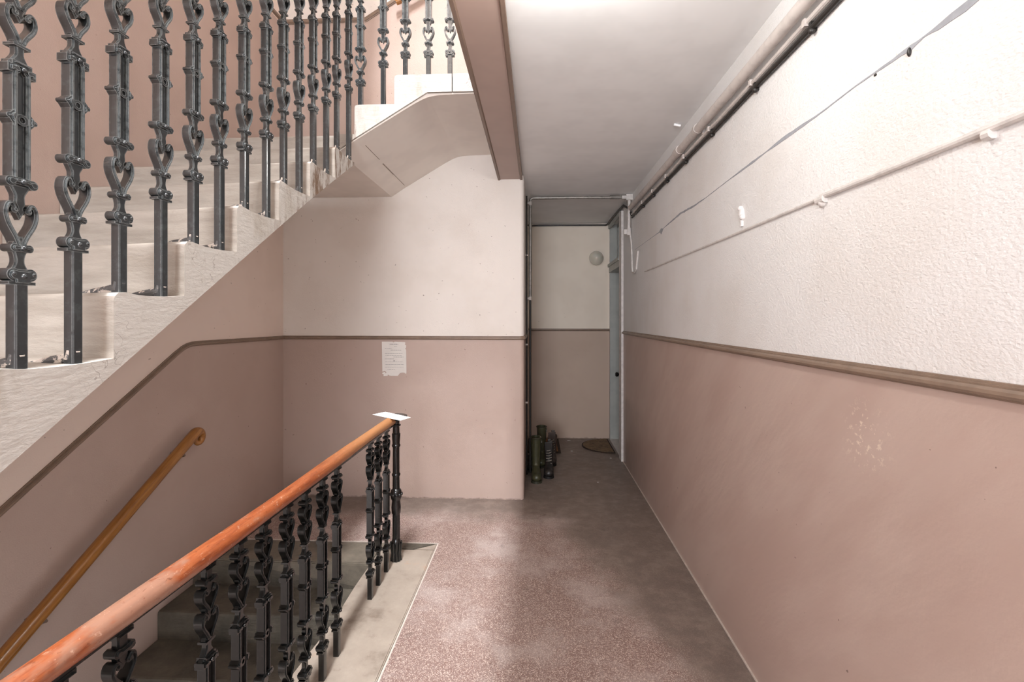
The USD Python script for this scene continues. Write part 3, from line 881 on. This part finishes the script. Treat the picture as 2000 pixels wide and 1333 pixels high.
pst = obj('newel_post', lathe([(0.0001, 0), (0.030, 0), (0.032, 0.012), (0.027, 0.03), (0.022, 0.055), (0.025, 0.07), (0.029, 0.095), (0.030, 0.118), (0.026, 0.124), (0.024, 0.135), (0.0215, 0.14), (0.0215, 0.285),
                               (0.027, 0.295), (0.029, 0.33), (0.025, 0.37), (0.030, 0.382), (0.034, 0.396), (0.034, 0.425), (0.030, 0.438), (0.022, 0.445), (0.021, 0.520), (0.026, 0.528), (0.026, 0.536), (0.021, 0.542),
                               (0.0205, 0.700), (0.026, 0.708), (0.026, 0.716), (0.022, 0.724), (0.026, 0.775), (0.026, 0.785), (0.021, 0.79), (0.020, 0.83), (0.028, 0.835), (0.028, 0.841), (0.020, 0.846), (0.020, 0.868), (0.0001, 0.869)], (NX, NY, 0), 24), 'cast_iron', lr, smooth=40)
leaves = []
for k in range(10):
    a = 2 * math.pi * k / 10
    leaf_ = tube([(0.031 * math.cos(a), 0.031 * math.sin(a), 0.004), (0.026 * math.cos(a), 0.026 * math.sin(a), 0.05), (0.033 * math.cos(a), 0.033 * math.sin(a), 0.108), (0.034 * math.cos(a), 0.034 * math.sin(a), 0.116)], [0.007, 0.006, 0.007, 0.003], 6)
    leaves.append(leaf_)
    leaves.append(tube([(0.0205 * math.cos(a), 0.0205 * math.sin(a), 0.14), (0.0205 * math.cos(a), 0.0205 * math.sin(a), 0.285)], 0.0035, 5))
    leaves.append(ball((0.033 * math.cos(a), 0.033 * math.sin(a), 0.411), 0.009, 1))
lv = trimesh.util.concatenate(leaves); lv.apply_translation((NX, NY, 0))
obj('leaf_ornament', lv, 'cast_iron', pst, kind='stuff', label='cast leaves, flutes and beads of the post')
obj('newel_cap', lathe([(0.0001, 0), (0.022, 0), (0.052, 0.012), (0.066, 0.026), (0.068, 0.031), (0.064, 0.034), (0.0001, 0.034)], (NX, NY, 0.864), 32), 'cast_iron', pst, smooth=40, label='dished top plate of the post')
cd = Polygon([(-1.018, 2.902), (-0.964, 2.990), (-0.756, 2.828), (-0.795, 2.740)])
obj('paper_card', prism(cd, 'z', 0.8985, 0.9005), 'card', smooth=False, label='blank white card lying on the newel post top', cat='card')

# ------------------------------------------------------------------ lower flight
lo = thing('lower_staircase', 'dark grey stone stair flight going down below the landing railing', 'staircase')
yy, zz = 2.85, 0.0
for k in range(9):
    z1 = -0.158 * (k + 1)
    y1 = 2.85 - 0.281 * k
    y0 = y1 - 0.281
    q = Polygon([(y0, z1 - 0.16), (y1 + 0.012, z1 - 0.16), (y1 + 0.012, z1), (y0 + 0.014, z1), (y0 + 0.004, z1 - 0.004), (y0, z1 - 0.014)])
    obj('step', prism(q, 'x', XL + 0.003, XW + 0.02), 'grey_stone', lo, smooth=False)
rz = Polygon([(2.845, -0.158), (2.866, -0.158), (2.866, -0.012), (2.853, -0.012)])
obj('riser', prism(rz, 'x', XL + 0.003, XW + 0.014), 'grey_stone', lo, smooth=False)

# wall handrail of the lower flight, with a curled end
wh = thing('wall_handrail', 'honey brown wooden handrail with curled end on the left wall', 'handrail')
XH = XL + 0.068
dirv = np.array([0, 1.0, 0.598]); dirv /= np.linalg.norm(dirv)
top = np.array([XH, 2.775, 0.800])
line = [top - dirv * s for s in np.linspace(2.6, 0.0, 14)]
nv = np.array([0, dirv[2], -dirv[1]])
ctr = top + nv * 0.046
curl = []
for a in np.linspace(0.12, 5.6, 34):
    rr_ = 0.046 - 0.0052 * a
    curl.append(ctr - nv * rr_ * math.cos(a) + dirv * rr_ * math.sin(a))
pth = np.array(line + curl)
rad = [0.031] * len(line) + list(0.010 + 0.021 * np.linspace(1, 0, len(curl)) ** 1.5)
obj('rail', tube(pth, rad, 20), 'brown_wood', wh)
for s in (0.13, 1.05):
    c = top - dirv * s
    obj('bracket', cat(tube([c + nv * 0.024, c + nv * 0.05, c + nv * 0.055 + np.array([-0.03, 0, -0.004]), (XL, c[1] + nv[1] * 0.05, c[2] - 0.05)], 0.007, 8), bx(XL, XL + 0.006, c[1] - 0.0, c[1] + 0.05, c[2] - 0.08, c[2] - 0.02)), 'beam_edge_paint', wh)
wh2 = thing('wall_handrail', 'short brown wooden handrail end high on the facing wall above the upper flight', 'handrail')
obj('rail', tube([(-1.15, YB - 0.06, 4.10), (-1.09, YB - 0.06, 4.125), (-0.95, YB - 0.06, 4.20), (-0.35, YB - 0.06, 4.57)], 0.022, 12), 'brown_wood', wh2)
obj('bracket', tube([(-0.9, YB - 0.06, 4.215), (-0.9, YB - 0.055, 4.18), (-0.9, YB, 4.17)], 0.007, 8), 'beam_edge_paint', wh2)

# ------------------------------------------------------------------ pipes and cables
pp = thing('corner_pipe', 'grey painted pipe running under the ceiling along the right wall', 'pipe')
obj('pipe', tube([(XR - 0.035, y, 2.528 + 0.003 * math.sin(y * 1.7)) for y in np.linspace(YREAR, 4.46, 30)], 0.023, 16), 'pipe_paint', pp)
for y in (1.42, 2.62, 3.0):
    obj('pipe_clip', cat(tube([(XR - 0.035, y - 0.012, 2.528), (XR - 0.035, y + 0.012, 2.528)], 0.0275, 16), bx(XR - 0.012, XR, y - 0.012, y + 0.012, 2.498, 2.56)), 'pipe_paint', pp)
obj('pipe_socket', tube([(XR - 0.035, 2.93, 2.528), (XR - 0.035, 3.0, 2.528)], 0.028, 16), 'pipe_paint', pp)
c1 = thing('pale_cable', 'pale painted cable clipped below the ceiling pipe on the right wall', 'cable')
yy = np.linspace(YREAR, 4.5, 60)
obj('cable', tube([(XR - 0.012, y, 2.479 + 0.003 * math.sin(y * 5)) for y in yy], 0.0105, 10), 'pipe_paint', c1)
c2 = thing('dark_cable', 'dark cable sagging between clips beneath the pale cable on the right wall', 'cable')
obj('cable', tube([(XR - 0.011, y, 2.452 - 0.004 * abs(math.sin(y * 4.6))) for y in yy], 0.010, 10), 'pipe_dark', c2)
for y in (1.62, 2.02, 2.50, 2.92, 3.32, 3.70, 4.05):
    obj('cable_clip', bx(XR - 0.026, XR, y - 0.008, y + 0.008, 2.466, 2.492), 'pipe_paint', c1, smooth=False)
    obj('cable_clip', cat(ball((XR - 0.014, y - 0.03, 2.436), 0.011, 1), bx(XR - 0.02, XR, y - 0.036, y - 0.022, 2.434, 2.466)), 'pipe_dark', c2)
cp = thing('cross_pipe', 'metal conduit crossing the ceiling at the passage mouth and running down its left wall', 'pipe')
obj('pipe', tube([(XR - 0.102, 4.54, 2.648), (0.4, 4.542, 2.652), (-0.03, 4.545, 2.652), (-0.052, 4.545, 2.64), (-0.056, 4.545, 2.61), (-0.056, 4.545, 1.70)], 0.0145, 12), 'pipe_metal', cp)
obj('pipe_lower', tube([(-0.056, 4.545, 1.70), (-0.056, 4.545, 0.02)], 0.0105, 12), 'pipe_dark', cp)
obj('coupling', tube([(0.70, 4.54, 2.65), (0.79, 4.54, 2.65)], 0.019, 12), 'pipe_metal', cp)
for z in (1.69, 2.60):
    obj('pipe_clamp', cat(tube([(-0.056, 4.545, z - 0.018), (-0.056, 4.545, z + 0.018)], 0.016, 12), bx(XP, -0.05, 4.52, 4.57, z - 0.012, z + 0.012)), 'pipe_paint', cp)
dp = thing('wall_cable', 'black cable dropping to the floor down the left wall of the passage', 'cable')
obj('cable', tube([(XP + 0.010, 4.50, 2.66), (XP + 0.010, 4.50, 1.4), (XP + 0.011, 4.505, 0.6), (XP + 0.010, 4.50, 0.06), (XP + 0.012, 4.53, 0.012), (XP + 0.02, 4.60, 0.010)], 0.009, 10), 'pipe_dark', dp)
for z in (2.1, 1.25, 0.7):
    obj('cable_clip', bx(XP, XP + 0.022, 4.492, 4.508, z - 0.008, z + 0.008), 'pale_paint', dp, smooth=False)
el = thing('corner_conduit', 'pale conduit with elbow and socket dropping beside the door frame', 'pipe')
obj('pipe', tube([(XR - 0.03, 4.55, 2.648), (XR - 0.028, 4.55, 2.60), (XR - 0.028, 4.56, 2.34)], 0.014, 12), 'pale_paint', el)
obj('elbow', cat(bx(XR - 0.06, XR, 4.52, 4.58, 2.62, 2.676), tube([(XR - 0.10, 4.54, 2.648), (XR - 0.05, 4.54, 2.648)], 0.018, 12)), 'pale_paint', el)
obj('socket', cat(tube([(XR - 0.028, 4.56, 2.36), (XR - 0.028, 4.56, 2.29)], 0.020, 12), bx(XR - 0.075, XR - 0.03, 4.55, 4.58, 2.30, 2.345)), 'pale_paint', el)
obj('cable', tube([(XR - 0.018, 4.55, 2.30), (XR - 0.012, 4.52, 2.2), (XR - 0.010, 4.50, 1.99), (XR - 0.010, 4.47, 1.93), (XR - 0.010, 4.38, 1.915), (XR - 0.010, 4.31, 1.945), (XR - 0.009, 4.28, 2.02), (XR - 0.008, 4.25, 2.10)], 0.009, 10), 'pale_paint', el)
jc = thing('ceiling_cable', 'dark cable along the ceiling edge above the passage door and end wall', 'cable')
obj('cable', tube([(XR - 0.012, 4.50, 2.468), (XR - 0.02, 4.62, 2.56), (XR - 0.016, 4.9, 2.655), (XR - 0.028, 5.5, 2.662), (XR - 0.030, 5.90, 2.660), (XR - 0.05, YF - 0.012, 2.658), (0.3, YF - 0.012, 2.662), (-0.02, YF - 0.012, 2.66), (-0.06, 5.8, 2.63), (XP + 0.01, 5.6, 2.60)], 0.011, 8), 'pipe_dark', jc)
cn = thing('wall_conduit', 'thin painted conduit running the length of the white right wall', 'conduit')
obj('conduit', tube([(XR - 0.004, y, 1.888 - 0.004 * math.sin(y)) for y in np.linspace(4.0, 1.53, 24)], 0.0062, 8), 'pale_paint', cn)
obj('conduit', tube([(XR - 0.006, y, 1.884 - 0.006 * math.sin(2.2 * y)) for y in np.linspace(1.55, -2.5, 40)], 0.0088, 10), 'pale_paint', cn)
obj('joint', cat(tube([(XR - 0.006, 1.57, 1.876), (XR - 0.006, 1.53, 1.876)], 0.013, 10), ball((XR - 0.004, 1.55, 1.866), 0.013, 1)), 'pale_paint', cn)
obj('joint', tube([(XR - 0.006, 1.002, 1.868), (XR - 0.006, 0.985, 1.868)], 0.012, 10), 'pale_paint', cn)
lump = cat(ball((XR - 0.002, 2.14, 1.962), 0.022, 2, (0.7, 0.8, 1.2)), ball((XR - 0.006, 2.145, 1.985), 0.013, 2), ball((XR - 0.004, 2.13, 1.945), 0.014, 2), tube([(XR - 0.004, 2.138, 1.95), (XR - 0.004, 2.136, 1.905)], 0.007, 8))
obj('cable_stub', lump, 'plaster_lump', label='lumpy white painted cable stub above the thin conduit', cat='cable stub')
obj('ceiling_peg', tube([(0.835, 2.92, ZC - 0.004), (0.875, 2.92, ZC - 0.012)], 0.007, 8), 'card', label='small white peg on the ceiling by the corner pipe', cat='peg')

# ------------------------------------------------------------------ lamps
gl = thing('globe_lamp', 'unlit round opal wall lamp on the passage end wall', 'lamp', (0.742, YF, 2.243))
b_ = lathe([(0.0001, 0), (0.062, 0), (0.062, 0.018), (0.050, 0.024), (0.0001, 0.024)], n=32)
rot = trimesh.transformations.rotation_matrix(math.pi / 2, (1, 0, 0))
b_.apply_transform(rot)
obj('base', b_, 'lamp_base', gl)
g_ = lathe([(0.0001, 0.135), (0.03, 0.132), (0.062, 0.112), (0.084, 0.078), (0.088, 0.055), (0.080, 0.030), (0.062, 0.020), (0.05, 0.018), (0.0001, 0.018)], n=40)
g_.apply_transform(rot)
obj('globe', g_, 'opal', gl, smooth=True)
cl = thing('ceiling_lamp', 'lit opal ceiling lamp just above the picture', 'lamp', (0.12, 1.36, ZC))
obj('base', lathe([(0.0001, 0), (0.11, 0), (0.11, -0.02), (0.0001, -0.02)], n=32), 'lamp_base', cl)
obj('shade', lathe([(0.0001, -0.09), (0.05, -0.085), (0.09, -0.065), (0.115, -0.035), (0.118, -0.021), (0.0001, -0.021)], n=40), 'lit_opal', cl, smooth=True)

# ------------------------------------------------------------------ notice on the wall
nt = thing('wall_notice', 'torn white paper notice on the pink wall below the dado rail', 'notice')
px = [(-1.289, 1.304), (-1.20, 1.304), (-1.188, 1.298), (-1.18, 1.304), (-1.094, 1.301), (-1.088, 1.292), (-1.095, 1.283), (-1.083, 1.272), (-1.084, 1.255), (-1.092, 1.246), (-1.083, 1.236), (-1.080, 1.05), (-1.083, 1.033),
      (-1.096, 1.044), (-1.115, 1.046), (-1.135, 1.042), (-1.150, 1.022), (-1.155, 1.018), (-1.21, 1.018), (-1.225, 1.020), (-1.236, 1.030), (-1.240, 1.018), (-1.276, 1.016), (-1.270, 1.028), (-1.285, 1.034), (-1.283, 1.046), (-1.262, 1.050), (-1.255, 1.038), (-1.250, 1.048), (-1.262, 1.058), (-1.284, 1.052), (-1.286, 1.15)]
obj('paper', prism(Polygon(px).buffer(0), 'y', YB - 0.0035, YB - 0.0015), 'paper', nt, smooth=False)
lines = []
rng = random.Random(3)
for k, (z, a, b, hh) in enumerate([(1.281, -1.222, -1.150, .0045), (1.266, -1.182, -1.160, .003), (1.246, -1.262, -1.205, .0025), (1.232, -1.214, -1.125, .0035), (1.205, -1.262, -1.110, .002), (1.190, -1.258, -1.12, .002), (1.174, -1.19, -1.105, .003), (1.158, -1.262, -1.185, .003), (1.135, -1.26, -1.11, .0018), (1.112, -1.258, -1.10, .0018), (1.090, -1.26, -1.105, .0018), (1.070, -1.24, -1.175, .002)]):
    x = a
    while x < b:
        w_ = rng.uniform(0.006, 0.022)
        lines.append(bx(x, min(b, x + w_), YB - 0.0042, YB - 0.0033, z, z + hh)); x += w_ + 0.004
lines.append(ball((-1.185, YB - 0.0036, 1.144), 0.005, 1, (1, 0.15, 1)))
obj('printed_lines', trimesh.util.concatenate(lines), 'ink', nt, smooth=False, kind='stuff', label='faint lines of print')

# ------------------------------------------------------------------ boots and mats
def hull(*sp):
    return m3.Manifold.batch_hull([m3.Manifold.sphere(rr_, 20).scale(sc).translate(c) for c, rr_, sc in sp])


def boot(kind):
    """Toe towards -y, heel at y = 0.26; returns upper, sole, and opening lining."""
    I = (1, 1, 1)
    toe, ball_, inst, heel = ((0, 0.050, 0.045), 0.046, (1, 1, .85)), ((0, 0.095, 0.050), 0.047, (1, 1, .9)), ((0, 0.165, 0.085), 0.038, I), ((0, 0.225, 0.045), 0.037, (1, 1, 1.1))
    ank = ((0, 0.205, 0.11), 0.042, (0.92, 1.15, 1))
    m = hull(toe, ball_) + hull(ball_, inst, heel) + hull(inst, heel, ank)
    h = {'wellington': 0.375, 'work': 0.27, 'shoe': 0.13}[kind]
    if kind != 'shoe':
        m = m + hull(ank, ((0, 0.210, 0.19), 0.043, (1, 1.2, 1))) + hull(((0, 0.210, 0.19), 0.043, (1, 1.2, 1)), ((0, 0.215, h + 0.03), 0.052, (1, 1.25, 1)))
    m = m.trim_by_plane([0, 0, 1], 0.012).trim_by_plane([0, 0, -1], -h)
    t = tm(m.refine_to_length(0.012))
    t.merge_vertices()
    trimesh.smoothing.filter_taubin(t, iterations=8)
    cut = m3.Manifold.cylinder(0.3, 0.040, 0.047, 28).scale([1, 1.25, 1]).translate([0, 0.213, h - 0.10 if kind != 'shoe' else 0.06])
    q = man(t) - cut
    foot = unary_union([Point(0, 0.052).buffer(0.050), Polygon([(-0.050, 0.05), (0.050, 0.05), (0.042, 0.15), (-0.040, 0.15)]), Polygon([(-0.041, 0.14), (0.042, 0.14), (0.040, 0.23), (-0.040, 0.23)]), Point(0, 0.225).buffer(0.040)])
    sole = cs(foot).extrude(0.014) + cs(foot.intersection(sbox(-1, 0.165, 1, 1))).extrude(0.022) + cs(foot.buffer(-0.003)).extrude(0.020)
    return tm(q), tm(sole), h


def boot_thing(name, label, kind, x, y, rz, up_mat, sole_mat, group=None, laces=False, flap=False):
    t = thing(name, label, 'boot' if kind != 'shoe' else 'shoe', group=group)
    UsdGeom.Xformable(t).AddTranslateOp().Set(Gf.Vec3d(x, y, 0.0))
    UsdGeom.Xformable(t).AddRotateZOp().Set(rz)
    u, s, h = boot(kind)
    obj('upper', u, up_mat, t, smooth=50)
    obj('sole', s, sole_mat, t, smooth=30)
    if kind == 'wellington':
        a = np.linspace(0, 2 * np.pi, 33)
        obj('rim', tube([(0.0505 * math.cos(q), 0.213 + 0.063 * math.sin(q), h - 0.004) for q in a], 0.0045, 8), sole_mat, t)
        obj('strap', bx(0.046, 0.056, 0.19, 0.24, h - 0.05, h - 0.03), sole_mat, t, smooth=False)
    if laces:
        for k in range(6):
            z = 0.095 + 0.026 * k
            yy_ = 0.155 - 0.004 * k if k > 1 else 0.125 + 0.02 * k
            obj('lace', tube([(-0.026, yy_ + 0.012, z), (0, yy_ - 0.004, z + 0.006), (0.026, yy_ + 0.012, z + 0.012)], 0.0032, 6), 'lace', t)
    if flap:
        obj('tongue', tm(m3.Manifold.batch_hull([m3.Manifold.sphere(0.006, 10).translate(c) for c in ((-0.03, 0.15, h - 0.06), (0.03, 0.15, h - 0.06), (-0.036, 0.138, h + 0.035), (0.03, 0.13, h + 0.045))])), up_mat, t, smooth=40)
        obj('pull_loop', tm(m3.Manifold.batch_hull([m3.Manifold.sphere(0.005, 10).translate(c) for c in ((-0.012, 0.268, h - 0.03), (0.012, 0.268, h - 0.03), (-0.012, 0.272, h + 0.03), (0.012, 0.272, h + 0.03))])), up_mat, t, smooth=40)
    return t


boot_thing('wellington_boot', 'olive green rubber boot standing nearest, toe forward by the passage wall', 'wellington', 0.006, 4.285, 2, 'olive_rubber', 'olive_sole')
boot_thing('wellington_boot', 'olive green rubber boot half hidden behind the nearest green boot', 'wellington', 0.046, 4.73, -3, 'olive_rubber', 'olive_sole')
boot_thing('work_boot', 'black lace-up boot with loose tongue beside the green boots', 'work', 0.116, 4.42, -3, 'black_leather', 'black_rubber', laces=True, flap=True)
boot_thing('work_boot', 'dark brown lace-up boot furthest right at the back of the footwear', 'work', 0.153, 4.80, -6, 'brown_leather', 'black_rubber', laces=True, flap=True)
boot_thing('shoe', 'black low shoe tucked against the passage wall behind the green boot', 'shoe', -0.049, 4.60, 0, 'black_leather', 'black_rubber')

mt = thing('doormat', 'rectangular brown coir doormat with a dark border on the left of the passage', 'doormat')
obj('border', prism(sbox(-0.092, 5.27, 0.275, 5.86).difference(sbox(-0.062, 5.30, 0.245, 5.83)), 'z', 0.0, 0.014), 'mat_border', mt, smooth=False)
obj('pile', bx(-0.062, 0.245, 5.30, 5.83, 0.0, 0.018), 'coir', mt, smooth=False)
hm = thing('doormat', 'half-round worn brown doormat in front of the passage door', 'doormat')
ang = np.linspace(math.pi / 2, 3 * math.pi / 2, 40)
half = Polygon([(0.872 + 0.335 * math.cos(a), 5.59 + 0.30 * math.sin(a)) for a in ang] + [(0.872, 5.29), (0.878, 5.29), (0.878, 5.89)])
obj('border', prism(half.difference(half.buffer(-0.014)), 'z', 0.0, 0.011), 'mat_border', hm, smooth=False)
obj('pile', prism(half.buffer(-0.014), 'z', 0.0, 0.015), 'old_coir', hm, smooth=False)

# flecks of paint and paper dropped on the passage floor
where = [('by the mat corner', 0.185, 5.80, .016), ('in the middle near the end wall', 0.40, 5.82, .022), ('in front of the end wall', 0.40, 5.37, .014), ('in front of the half-round mat', 0.80, 5.12, .010), ('in the open floor of the passage', 0.565, 4.36, .009)]
for k, (w_, x, y, s) in enumerate(where):
    a = np.array(sorted(rng.uniform(0, 2 * math.pi) for _ in range(7)))
    ch = Polygon([(x + s * math.cos(q), y + 0.7 * s * math.sin(q)) for q in a]).convex_hull
    zt = 0.018 if k == 0 else 0.0
    obj('paper_scrap', prism(ch, 'z', zt, zt + 0.002), 'card', smooth=False, label='tiny white paper scrap lying ' + w_, cat='scrap', group='white scraps on the passage floor')
